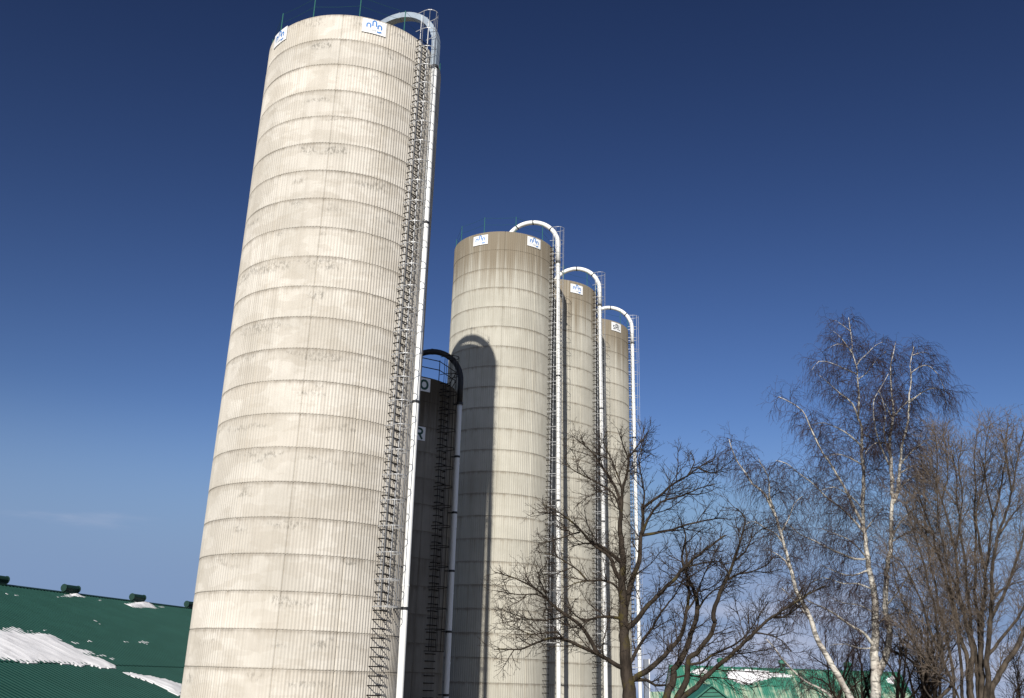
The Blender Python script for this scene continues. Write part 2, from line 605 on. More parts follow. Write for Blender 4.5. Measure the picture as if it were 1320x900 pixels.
def make_silo(name, label, key, X, Y, R, mesh, a_lad, a_pipe, r_top, r_bot, cage_lo, lad_mat, cage_mat, pipe_mat, goose_mat, goose_kind, rail_mat, posts, group, rail_kind='wire', z_joint=0.75, thick=0.125, arch_h=1.0):
    top = SILO_TOP[key]
    rr = random.Random(100 + key)
    root = thing(name, label, 'silo', (X, Y, 0), group)
    nc = int(math.ceil(top / H))
    step = 2 * pi / posts
    for i in range(nc):
        z = top - (i + 1) * H
        c = link('concrete_course', mesh, root, (0, 0, z), step * rr.randrange(posts))
        q = 1 + rr.uniform(-0.0009, 0.0009)
        c.scale = (q, q, 1)
    mb = MB()
    mb.v = [tuple(pol(R - 0.13, 2 * pi * k / 48, top - 0.12)) for k in range(48)]
    mb.f = [tuple(range(48))]
    mb.build('top_slab', M['c_row'], root)
    # guard posts and their wires on the rim
    pa = [step * (k + 0.35) for k in range(posts)]
    pm = MB()
    hh = 1.05
    pm.tube([(0, 0, -0.25), (0, 0, hh)], 0.022, 6)
    pm.box((0, 0, -0.06), (0.09, 0.09, 0.06))
    pme = pm.mesh('guard_post', rail_mat)
    for a in pa:
        link('guard_post', pme, root, pol(R - 0.06, a, top))
    for zz in (0.55, 1.0):
        wm = MB()
        pts = []
        for k in range(posts + 1):
            a = pa[0] + step * k
            pts.append(pol(R - 0.06, a, top + zz))
            if k < posts:
                pts.append(pol((R - 0.06) * cos(step / 2) + 0.0, a + step / 2, top + zz - (0.03 if rail_kind == 'wire' else 0)))
        wm.tube(pts, 0.007 if rail_kind == 'wire' else 0.025, 4)
        wm.build('guard_wire' if rail_kind == 'wire' else 'hand_rail', rail_mat, root)
    # staple rungs cast in the wall
    sm = MB()
    hw = 0.25
    sm.tube([(-hw, 0.06, 0), (-hw, -0.17, 0.0), (-hw + 0.03, -0.19, 0), (hw - 0.03, -0.19, 0), (hw, -0.17, 0), (hw, 0.06, 0)], 0.022, 5)
    sme = sm.mesh('rung', lad_mat)
    nr = int((top - 0.4) / (H / 4))
    zr = [top - 0.12 - i * H / 4 for i in range(nr)]
    for z in zr:
        if z < 1.2:
            continue
        link('rung', sme, root, pol(R, a_lad, z), a_lad)
    # safety cage: hoops and upright bars
    cw, cdp = 0.34, 0.78
    hoop = [(-cw, 0.02), (-cw, -0.30)] + [(-cw * cos(R_(a)), -0.40 - (cdp - 0.40) * sin(R_(a))) for a in (0, 25, 50, 75, 105, 130, 155, 180)] + [(cw, -0.30), (cw, 0.02)]
    hm = MB()
    for i in range(len(hoop) - 1):
        a, b = Vector((*hoop[i], 0)), Vector((*hoop[i + 1], 0))
        dd = (b - a)
        hm.box((a + b) / 2, (dd.length + 0.006, 0.008, 0.032 if key in (1, 5) else 0.022), (dd.normalized(), Vector((-dd.y, dd.x, 0)).normalized(), Vector((0, 0, 1))))
    hme = hm.mesh('cage_hoop', cage_mat)
    z = top + 1.22
    zh = []
    while z > cage_lo:
        zh.append(z)
        z -= 0.915
    ztop_, zbot_ = zh[0], zh[-1]
    for z in zh:
        h_ = link('cage_hoop', hme, root, pol(R, a_lad, z), a_lad)
        h_.rotation_euler = (rr.uniform(-0.02, 0.02), rr.uniform(-0.02, 0.02), a_lad + rr.uniform(-0.015, 0.015))
    ax, ay = Vector((cos(a_lad), sin(a_lad), 0)), Vector((sin(a_lad), -cos(a_lad), 0))
    for (u, v) in ((-cw, 0.37), (-cw * 0.77, 0.64), (0, cdp), (cw * 0.77, 0.64), (cw, 0.37)):
        bm_ = MB()
        p0 = ay * (R + v) + ax * u
        bm_.box(p0 + Vector((0, 0, (ztop_ + zbot_) / 2)), (0.023, 0.010, ztop_ - zbot_ + 0.05), (ax, ay, Vector((0, 0, 1))))
        bm_.build('cage_bar', cage_mat, root)
    # ladder rails, standing on above the rim
    for u in (-0.235, 0.235):
        bm_ = MB()
        p0 = ay * (R + 0.16) + ax * u
        bm_.tube([p0 + Vector((0, 0, zbot_)), p0 + Vector((0, 0, top + 1.15))], 0.014, 5)
        bm_.build('ladder_rail', cage_mat if key != 5 else lad_mat, root)
    # fill pipe leaning out towards the blower at its foot
    zt = top - z_joint
    zb = gz(X, Y) + 1.1

    def rp(z_):
        return R + r_bot + (r_top - r_bot) * (z_ - zb) / (zt - zb)
    pm = MB()
    pp = [pol(rp(zb + (zt - zb) * k / 20), a_pipe, zb + (zt - zb) * k / 20) for k in range(21)]
    pm.tube(pp, thick, 14)
    pipe = pm.build('fill_pipe', pipe_mat, root, True)
    hp = MB()
    hp.tube([pol(rp(zb) + 0.35, a_pipe, 0.25), pol(rp(zb) + 0.22, a_pipe, 0.75), pol(rp(zb), a_pipe, zb - 0.01)], [0.32, 0.2, 0.14], 12)
    hp.build('blower_inlet', M['galv'], root, True)
    nb = int((zt - zb) / (7 * H if key != 5 else 2.9))
    pb = MB()
    for k in range(1, nb + 1):
        z_ = zt - k * (zt - zb) / (nb + 0.62)
        c = pol(rp(z_), a_pipe, z_)
        bb = MB()
        bb.tube([c - Vector((0, 0, 0.05)), c + Vector((0, 0, 0.05))], thick + 0.016, 12)
        rl = rp(z_) - R
        ar, at_ = Vector((sin(a_pipe), -cos(a_pipe), 0)), Vector((cos(a_pipe), sin(a_pipe), 0))
        bb.box(pol(R + rl / 2 - 0.05, a_pipe, z_), (rl + 0.06, 0.05, 0.05), (ar, at_, Vector((0, 0, 1))))
        bb.build('pipe_bracket', M['black'], root)
    for k in range(1, 5):
        z_ = zb + (zt - zb) * k / 5
        bb = MB()
        c = pol(rp(z_), a_pipe, z_)
        bb.tube([c - Vector((0, 0, 0.03)), c + Vector((0, 0, 0.03))], thick + 0.01, 12)
        bb.build('pipe_joint', pipe_mat, pipe)
    # gooseneck from the pipe head over the rim to the middle
    ra = rp(zt)
    rad = ra / 2
    path = [(ra, zt + 0.01)]
    z0 = top + 0.36
    for k in range(25):
        b = pi * k / 24 * 0.97
        path.append((rad + rad * cos(b), z0 + (rad * arch_h) * sin(b)))
    path.append((path[-1][0] + 0.01, top + 0.05))
    gm = MB()
    if goose_kind == 'box':
        tw, td = 0.16, 0.13
        at_ = Vector((cos(a_pipe), sin(a_pipe), 0))
        for i, (r_, z_) in enumerate(path):
            a, c = path[max(i - 1, 0)], path[min(i + 1, len(path) - 1)]
            t2 = Vector((c[0] - a[0], c[1] - a[1]))
            t2.normalize()
            nrm = (-t2.y, t2.x)
            for (su, sv) in ((-1, -1), (1, -1), (1, 1), (-1, 1)):
                gm.v.append(tuple(pol(r_ + nrm[0] * td * sv, a_pipe, z_ + nrm[1] * td * sv) + at_ * tw * su))
        for i in range(len(path) - 1):
            for k in range(4):
                k2 = (k + 1) % 4
                gm.f.append((4 * i + k, 4 * i + k2, 4 * i + 4 + k2, 4 * i + 4 + k))
        gm.f.append((3, 2, 1, 0))
        e = 4 * (len(path) - 1)
        gm.f.append((e, e + 1, e + 2, e + 3))
        goose = gm.build('gooseneck', goose_mat, root, False)
    else:
        gm.tube([pol(r_, a_pipe, z_) for r_, z_ in path], thick + 0.02, 12)
        goose = gm.build('gooseneck', goose_mat, root, True)
    c = pol(ra, a_pipe, zt)
    fm_ = MB()
    fm_.tube([c - Vector((0, 0, 0.09)), c + Vector((0, 0, 0.02))], thick + 0.05, 14)
    fm_.box(pol((ra + R) / 2 - 0.03, a_pipe, zt - 0.06), (max(0.06, ra - R - 0.02), 0.07, 0.07), (Vector((sin(a_pipe), -cos(a_pipe), 0)), Vector((cos(a_pipe), sin(a_pipe), 0)), Vector((0, 0, 1))))
    fm_.build('pipe_flange', M['black'], goose)
    for k in (7, 13, 18):
        a, b = path[k], path[k + 1]
        cm = MB()
        d2 = Vector((b[0] - a[0], b[1] - a[1])).normalized() * 0.035
        rr2 = (thick + 0.035) if goose_kind != 'box' else 0.215
        cm.tube([pol(a[0] - d2.x, a_pipe, a[1] - d2.y), pol(a[0] + d2.x, a_pipe, a[1] + d2.y)], rr2, 12 if goose_kind != 'box' else 4, True, 0 if goose_kind != 'box' else pi / 4)
        cm.build('gooseneck_band', M['galv'] if goose_kind == 'box' else M['black'], goose)
    # discharge stub of the neck at the centre
    return root


me1 = course_mesh('concrete_course', 3.83, 12, 17, 0.0095, M['c_near'], 1)
me2 = course_mesh('concrete_course', 3.158, 10, 16, 0.0075, M['c_row'], 2)
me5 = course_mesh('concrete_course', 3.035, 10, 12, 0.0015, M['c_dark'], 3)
GRP = None
S = {1: (-7.446, 35.833, 3.83), 2: (-0.673, 53.975, 3.158), 3: (2.643, 60.651, 3.158), 4: (5.746, 67.680, 3.158), 5: (-5.743, 45.479, 3.035)}
s1 = make_silo('concrete_silo', 'tall pale concrete silo nearest the green barn roof, widest and largest of the silos', 1, *S[1], me1, R_(54.5), R_(67.5), 0.17, 0.50, EYE + 1.7, M['iron'], M['galv'], M['white'], M['zinc'], 'box', M['teal'], 12, 'concrete silos')
s2 = make_silo('concrete_silo', 'stained concrete silo with the round shadow of the biggest silo on its wall and logos', 2, *S[2], me2, R_(69), R_(79), 0.28, 0.68, EYE + 1.4, M['iron'], M['galv'], M['white'], M['white'], 'round', M['teal'], 10, 'concrete silos')
s3 = make_silo('concrete_silo', 'stained concrete silo with one blue logo sign, third in the receding row', 3, *S[3], me2, R_(66), R_(79), 0.22, 0.60, EYE + 0.9, M['iron'], M['galv'], M['white'], M['white'], 'round', M['teal'], 10, 'concrete silos')
s4 = make_silo('concrete_silo', 'farthest concrete silo, the one with a dark lettered sign under its rim', 4, *S[4], me2, R_(82), R_(89), 0.32, 0.56, EYE + 0.9, M['iron'], M['galv'], M['white'], M['white'], 'round', M['teal'], 10, 'concrete silos')
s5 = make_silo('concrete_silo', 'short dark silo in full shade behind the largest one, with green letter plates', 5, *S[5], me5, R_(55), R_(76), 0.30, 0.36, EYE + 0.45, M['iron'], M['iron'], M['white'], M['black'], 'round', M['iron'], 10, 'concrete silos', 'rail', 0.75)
for (k, x, y, wd, ht, kind, lb) in ((1, 482.5, 35.5, 1.0, 0.66, 'arches', 'white sign with three blue arches nearer the ladder'), (1, 361.5, 48.5, 1.0, 0.66, 'arches', 'white sign with blue arches seen edge on at the far side'),
                                  (2, 619.5, 310, 0.98, 0.62, 'arches', 'white blue-arched sign farther from the ladder'), (2, 688.5, 313, 0.98, 0.62, 'arches', 'white blue-arched sign nearer the ladder'),
                                  (3, 743.5, 373, 0.98, 0.62, 'arches', None), (4, 794.5, 422, 0.98, 0.66, 'SRL', None),
                                  (5, 546.5, 496, 0.66, 0.66, 'O', 'white plate with a dark green letter O'), (5, 539.8, 558.5, 0.66, 0.66, 'R', 'white plate with a dark green letter R')):
    root = {1: s1, 2: s2, 3: s3, 4: s4, 5: s5}[k]
    a0, zc = hit_silo(x, y, *S[k])
    sg = make_sign(root, S[k][2], a0, zc, wd, ht, kind, lb or '')
    if not lb:
        del sg['label']

# grey band beside the last pipe, built as a narrow upright box
cb = thing('grey_upright', 'narrow grey upright with a white edge beside the farthest fill pipe', 'cabinet')
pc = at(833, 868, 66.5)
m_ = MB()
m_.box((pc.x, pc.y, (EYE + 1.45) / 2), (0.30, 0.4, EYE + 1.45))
m_.build('upright_body', paint('dull_grey', (0.13, 0.15, 0.19), (0.10, 0.115, 0.15), 0.6), cb)
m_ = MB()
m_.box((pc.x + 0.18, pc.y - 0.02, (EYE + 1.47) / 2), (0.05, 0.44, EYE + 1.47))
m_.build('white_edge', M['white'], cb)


# ------------------------------------------------------------------ barns
def panel_mesh(name, wd, ln, mat, ribs, hgt, lift=0.0):
    """one corrugated roof sheet: x along the ridge, y down the slope, z out of the roof"""
    mb = MB()
    pr = []
    sp = wd / ribs
    for k in range(ribs):
        x0 = k * sp
        pr += [(x0 + sp * 0.02, 0), (x0 + sp * 0.12, hgt), (x0 + sp * 0.24, hgt), (x0 + sp * 0.34, 0)]
    pr.append((wd - 0.004, 0))
    for y, dz in ((0, 0), (ln, 0), (ln, -0.03)):
        for x, z in pr:
            mb.v.append((x, y, z + lift + dz))
    n = len(pr)
    for j in range(2):
        for i in range(n - 1):
            mb.f.append((j * n + i, (j + 1) * n + i, (j + 1) * n + i + 1, j * n + i + 1))
    return mb.mesh(name, mat)


def frame(o, P, ex, ey, ez):
    o.matrix_local = Matrix(((ex.x, ey.x, ez.x, P.x), (ex.y, ey.y, ez.y, P.y), (ex.z, ey.z, ez.z, P.z), (0, 0, 0, 1)))


def make_barn(name, label, P0, d, length, beta, rows, mat, cap_mat, wall_mat, eave_z, sheet=0.91, ribs=4, back=True):
    """P0: ridge start; d: ridge direction; rows: slope lengths of the sheet rows"""
    root = thing(name, label, 'barn')
    perp = Vector((d.y, -d.x, 0))
    up = Vector((0, 0, 1))
    total = sum(rows)
    for side in (1, -1):
        pd = perp * side
        sl = pd * cos(beta) - up * sin(beta)
        nn = pd * sin(beta) + up * cos(beta)
        ex = d if side == 1 else -d
        acc = 0.0
        for ri, ln in enumerate(rows):
            lift = 0.03 * (len(rows) - 1 - ri) + 0.012
            me = panel_mesh('roof_sheet', sheet, ln + (0.12 if ri < len(rows) - 1 else 0), mat, ribs, 0.032, lift)
            n = int(length / sheet)
            if side == -1:
                me = panel_mesh('roof_sheet', sheet * 4, ln, mat, 4, 0.03, lift)
                n = int(length / (sheet * 4))
            for k in range(n):
                st = P0 + d * (k * sheet) if side == 1 else P0 + d * (length - k * sheet * 4)
                o_ = link('roof_sheet', me, root)
                frame(o_, st + sl * acc, ex, sl, nn)
            acc += ln
    # deck, walls and gables
    mb = MB()
    run, drop = total * cos(beta), total * sin(beta)
    A = P0 - up * 0.02
    B = P0 + d * length - up * 0.02
    mb.quad(A, A + perp * run - up * drop, B + perp * run - up * drop, B)
    mb.quad(B, B - perp * run - up * drop, A - perp * run - up * drop, A)
    mb.build('roof_deck', cap_mat, root)
    mb = MB()
    ins = run - 0.5
    ze = P0.z - ins * math.tan(beta) - 0.03
    for q in (1, -1):
        a = P0 + perp * ins * q
        b = a + d * length
        z_ = ze
        mb.quad((a.x, a.y, 0), (b.x, b.y, 0), (b.x, b.y, z_), (a.x, a.y, z_))
    for E in (P0 + d * 0.1, P0 + d * (length - 0.1)):
        i = len(mb.v)
        a, b = E - perp * ins, E + perp * ins
        mb.v += [(a.x, a.y, 0), (b.x, b.y, 0), (b.x, b.y, ze), (E.x, E.y, P0.z - 0.05), (a.x, a.y, ze)]
        mb.f.append((i, i + 1, i + 2, i + 3, i + 4))
    mb.build('wall', wall_mat, root)
    mb = MB()
    for q in (1, -1):
        pd = perp * q
        mb.quad(P0 + up * 0.11, P0 + up * (0.095 - 0.2 * sin(beta)) + pd * 0.2, P0 + d * length + up * (0.095 - 0.2 * sin(beta)) + pd * 0.2, P0 + d * length + up * 0.11)
    mb.build('ridge_cap', cap_mat, root)
    return root, perp


def pip(px, py, poly):
    c = False
    n = len(poly)
    for i in range(n):
        x1, y1 = poly[i]
        x2, y2 = poly[(i + 1) % n]
        if (y1 > py) != (y2 > py) and px < (x2 - x1) * (py - y1) / (y2 - y1) + x1:
            c = not c
    return c


def segd(px, py, poly):
    best = 1e9
    n = len(poly)
    for i in range(n):
        x1, y1 = poly[i]
        x2, y2 = poly[(i + 1) % n]
        dx, dy = x2 - x1, y2 - y1
        q = dx * dx + dy * dy
        t = 0 if q == 0 else max(0, min(1, ((px - x1) * dx + (py - y1) * dy) / q))
        best = min(best, math.hypot(px - x1 - t * dx, py - y1 - t * dy))
    return best


from mathutils import noise as mnoise


def snow_on(name, P0, ex, sl, nn, outlines, cell, hmax, seed, jag=0.25, lift=0.05):
    """snow lying on a roof plane: a heightfield over cells inside ragged outlines (plane units, metres)"""
    mb = MB()
    idx = {}

    def vid(i, j):
        if (i, j) not in idx:
            u, v = i * cell, j * cell
            dd = hs(u, v)
            mb.v.append(tuple(P0 + ex * u + sl * v + nn * (lift - 0.02 + dd)))
            idx[(i, j)] = len(mb.v) - 1
        return idx[(i, j)]
    cache = {}

    def hs(u, v):
        return cache.get((round(u / cell), round(v / cell)), 0.0)
    for poly in outlines:
        us = [p[0] for p in poly]
        vs = [p[1] for p in poly]
        cells = []
        for i in range(int(min(us) / cell) - 3, int(max(us) / cell) + 4):
            for j in range(int(min(vs) / cell) - 3, int(max(vs) / cell) + 4):
                u, v = (i + .5) * cell, (j + .5) * cell
                s = segd(u, v, poly) * (1 if pip(u, v, poly) else -1)
                q = mnoise.noise(Vector((u * 1.1, v * 0.5, seed))) * jag + mnoise.noise(Vector((u * 3.0, v * 1.1, seed + 9))) * jag * 0.8
                if s + q > 0:
                    cells.append((i, j))
                    hgt = hmax * (1 - math.exp(-(s + q + 0.03) / 0.35)) * (0.75 + 0.4 * mnoise.noise(Vector((u * 0.7, v * 0.7, seed + 3))) + 0.16 * mnoise.noise(Vector((u * 3.5, v * 0.9, seed + 5))))
                    for (a, b) in ((i, j), (i + 1, j), (i, j + 1), (i + 1, j + 1)):
                        cache[(a, b)] = max(0.025, min(cache.get((a, b), 9), hgt))
        for (i, j) in cells:
            a, b, c, d_ = vid(i, j), vid(i, j + 1), vid(i + 1, j + 1), vid(i + 1, j)
            if (ex.cross(sl)).dot(nn) > 0:
                mb.f.append((a, d_, c, b))
            else:
                mb.f.append((a, b, c, d_))
    me = mb.mesh(name, M['snow'], False)
    # skirt so that the snow has an edge
    bm = bmesh.new()
    bm.from_mesh(me)
    be = [e for e in bm.edges if e.is_boundary]
    r = bmesh.ops.extrude_edge_only(bm, edges=be)
    for v in r['geom']:
        if isinstance(v, bmesh.types.BMVert):
            k = (v.co - P0).dot(nn)
            v.co -= nn * (k - 0.004)
    bmesh.ops.recalc_face_normals(bm, faces=bm.faces)
    bm.to_mesh(me)
    bm.free()
    return link(name, me)


# near barn: its ridge runs away behind the big silo
r1, r2 = ray(0, 755), ray(245, 785.5)
nrm = r1.cross(r2)
dL = Vector((-nrm.y, nrm.x, 0)).normalized()
if dL.y < 0:
    dL = -dL
PE = C0 + r2 * (62.0 / r2.y)
BETA = R_(18)
perpL = Vector((dL.y, -dL.x, 0))
slL = perpL * cos(BETA) - Vector((0, 0, sin(BETA)))
nnL = perpL * sin(BETA) + Vector((0, 0, cos(BETA)))
back_len = 42.0
P0L = PE - dL * back_len
row_up = (PE.z - EYE) / sin(BETA)
barnL, _ = make_barn('barn', 'long barn with dark green ribbed metal roof and melting snow beside the biggest silo', P0L, dL, back_len + 2.4, BETA, (row_up, 4.6), M['roof'], M['roofcap'], M['siding'], 1.5)


def on_roof(x, y, P, d, sl, nn):
    r = ray(x, y)
    k = (P - C0).dot(nn) / r.dot(nn)
    q = C0 + r * k - P
    return q.dot(d), q.dot(sl)


def on_ridge(x, P, d):
    """length along the ridge at photo column x"""
    lo, hi = -80.0, 80.0
    for _ in range(60):
        m2 = (lo + hi) / 2
        v = P + d * m2 - C0
        u = 660 + F_PX * v.dot(CR) / v.dot(fw)
        if (u < x) == (d.dot(CR) > 0):
            lo = m2
        else:
            hi = m2
    return (lo + hi) / 2


for x in (-70, -4, 90, 176.5, 246):
    s_ = on_ridge(x, PE, dL)
    c = PE + dL * s_
    v_ = MB()
    hl = 0.50
    cz = c + Vector((0, 0, 0.30))
    v_.tube([cz - dL * hl, cz + dL * hl], 0.175, 12)
    v_.box(c + Vector((0, 0, 0.13)), (2 * hl - 0.1, 0.26, 0.2), (dL, perpL, Vector((0, 0, 1))))
    vo = v_.build('ridge_vent', M['roofcap'], barnL)
    for e in (-hl - 0.012, hl + 0.012):
        f_ = MB()
        f_.tube([cz + dL * (e - 0.02), cz + dL * (e + 0.02)], 0.20, 12)
        f_.build('end_flange', M['roofcap'], vo)


def plane_poly(pts):
    return [on_roof(x, y, PE, dL, slL, nnL) for x, y in pts]


big = plane_poly([(-30, 812), (0, 814), (8, 811), (27, 811), (30, 818), (46, 817.5), (62, 819), (78, 824), (88, 831), (100, 837), (117, 841), (121, 844), (112, 846), (122, 848.5), (139, 855), (149, 862), (130, 862), (108, 860.5), (95, 857.5), (70, 857), (45, 857), (20, 857), (0, 853), (-30, 850)])
o = snow_on('snow_patch', PE, dL, slL, nnL, [big], 0.11, 0.16, 1.0)
tag(o, 'largest snow patch, lying along the sheet joint of the near barn roof', 'snow patch', 'snow on the near barn roof')
low = plane_poly([(158, 869), (168, 869), (190, 872), (212, 876), (236, 884), (240, 893), (232, 898), (215, 892), (205, 885), (190, 880), (176, 876)])
o = snow_on('snow_patch', PE, dL, slL, nnL, [low], 0.11, 0.12, 4.0)
tag(o, 'streaky snow tongue below the roof joint, running up against the biggest silo', 'snow patch', 'snow on the near barn roof')
for (pts, lb, sd_) in (([(74, 771), (84, 768), (92, 766.5), (100, 768), (110, 771.5), (96, 771)], 'small snow heap under the ridge vent farther from the silo', 2.0),
                      ([(161, 780), (172, 778), (178, 776.5), (188, 777), (195, 780), (204, 786), (190, 785), (178, 785), (166, 783)], 'snow heap with a pointed top under the middle ridge vent', 3.0)):
    o = snow_on('snow_patch', PE, dL, slL, nnL, [plane_poly(pts)], 0.10, 0.25, sd_, 0.12)
    tag(o, lb, 'snow patch', 'snow on the near barn roof')
bits = []
for (x, y, a, b) in ((21, 769, 4, 1.0), (128, 775.5, 3, 1.3), (208, 783.5, 5, 1.5), (58, 814, 4, .7), (122, 802, 2, .6), (127, 806, 2, .6), (115, 828.5, 3.5, .9), (161, 829, 4, .9), (185, 829.5, 8, 1.6), (188, 832, 3, 1.0), (36, 815, 5, .9), (131, 847, 7, 1.2), (144, 851, 3, 1.2), (96, 830.5, 3, .6), (9, 767, 1.2, .6), (234, 855.5, 1, .8), (158, 777.5, 2, .7)):
    bits.append(plane_poly([(x - a, y - b * .2), (x, y - b), (x + a, y + b * .1), (x + a * .2, y + b)]))
o = snow_on('snow_remnants', PE, dL, slL, nnL, bits, 0.07, 0.06, 6.0, 0.10)
o['kind'] = 'stuff'

# far barn behind the bare trees
DF = 110.0
a_, b_ = at(862, 859.8, DF), at(1160, 866.3, DF)
b_.z = a_.z = (a_.z + b_.z) / 2
dF = (b_ - a_).normalized()
perpF = Vector((dF.y, -dF.x, 0))
BF = R_(38)
slF = perpF * cos(BF) - Vector((0, 0, sin(BF)))
nnF = perpF * sin(BF) + Vector((0, 0, cos(BF)))
barnF, _ = make_barn('barn', 'distant barn with faded streaky green roof seen behind the bare trees', a_, dF, (b_ - a_).length, BF, (4.2, 3.2), M['faded'], M['gable'], M['siding'], 1.5)
for x in (929.5, 1009, 1093):
    s_ = on_ridge(x, a_, dF)
    c = a_ + dF * s_
    v_ = MB()
    v_.box(c + Vector((0, 0, 0.22)), (0.50, 0.50, 0.66))
    vo = v_.build('roof_ventilator', M['gable'], barnF)
    h_ = MB()
    h_.tube([c + Vector((0, 0, 0.48)), c + Vector((0, 0, 0.60)), c + Vector((0, 0, 0.90)), c + Vector((0, 0, 1.02))], [0.36, 0.46, 0.46, 0.22], 8)
    h_.build('ventilator_head', M['gable'], vo)


def plane_poly_f(pts):
    return [on_roof(x, y, a_, dF, slF, nnF) for x, y in pts]


o = snow_on('snow_patch', a_, dF, slF, nnF, [plane_poly_f([(932, 868), (945, 864.5), (968, 864.5), (985, 866), (1006, 869), (1019, 871), (1018, 874), (1004, 873), (990, 875), (975, 881), (962, 883.5), (948, 881), (938, 874)])], 0.24, 0.3, 11.0)
tag(o, 'broad snow patch just below the ridge of the distant barn', 'snow patch', 'snow on the distant barn roof')
o = snow_on('snow_patch', a_, dF, slF, nnF, [plane_poly_f([(889, 868), (897, 862.5), (906, 862.5), (914, 867), (905, 869.5)])], 0.2, 0.25, 12.0)
tag(o, 'small snow patch beside the broad one on the distant barn roof', 'snow patch', 'snow on the distant barn roof')
o = snow_on('snow_patch', a_, dF, slF, nnF, [plane_poly_f([(1142, 876), (1150, 871), (1157, 876), (1152, 882), (1144, 881)])], 0.2, 0.25, 13.0)
tag(o, 'little snow patch at the far end of the distant roof, behind the birch', 'snow patch', 'snow on the distant barn roof')

# gabled annex in front of the far barn
ax_ = thing('annex', 'low gabled annex with mid green metal roof in front of the distant barn', 'shed')
ga = at(917, 883, 97)
gb = at(880, 913, 97)
gc = at(953, 911, 97)
mb = MB()
dp = Vector((0, 7, 0))
mb.v += [tuple(ga), tuple(gb), tuple(gc), (gb.x, gb.y, 0), (gc.x, gc.y, 0)]
mb.f += [(0, 1, 2), (1, 3, 4, 2)]
mb.build('gable_wall', M['gable'], ax_)
fr_ = Vector((0, -0.25, 0))
for e in (gb, gc):
    mb = MB()
    ev = e + (e - ga) * 0.06
    mb.quad(ga + fr_ + Vector((0, 0, 0.06)), ev + fr_ + Vector((0, 0, 0.06)), ev + dp + Vector((0, 0, 0.06)), ga + dp + Vector((0, 0, 0.06)))
    mb.quad(ga + fr_ - Vector((0, 0, 0.1)), ev + fr_ - Vector((0, 0, 0.1)), ev + fr_ + Vector((0, 0, 0.06)), ga + fr_ + Vector((0, 0, 0.06)))
    mb.build('roof_slope', M['gable'], ax_)
for k in range(1, 6):
    q = k / 6
    l_, r_2 = ga.lerp(gb, q), ga.lerp(gc, q)
    mb = MB()
    mb.box((l_ + r_2) / 2 + Vector((0, -0.03, 0)), ((r_2 - l_).length, 0.05, 0.05), ((r_2 - l_).normalized(), Vector((0, 1, 0)), Vector((0, 0, 1))))
    mb.build('siding_batten', M['roofcap'], ax_)
# lower shed roof by the last silo
sh = thing('lean_to', 'low green roofed lean-to showing beside the farthest silo at the bottom', 'shed')
q0, q1 = at(835, 892, 104), at(872, 891, 104)
mb = MB()
dn = Vector((0, -2.5, -1.6))
mb.v += [tuple(q0), tuple(q1), tuple(q1 + dn), tuple(q0 + dn)]
mb.f.append((3, 2, 1, 0))
mb.build('roof_slope', M['faded'], sh)
mb = MB()
for (p, q) in ((q0, q1), (q0 + dn * 0.9, q1 + dn * 0.9)):
    mb.quad((p.x, p.y, 0), (q.x, q.y, 0), (q.x, q.y, q.z - 0.08), (p.x, p.y, p.z - 0.08))
mb.build('wall', M['siding'], sh)


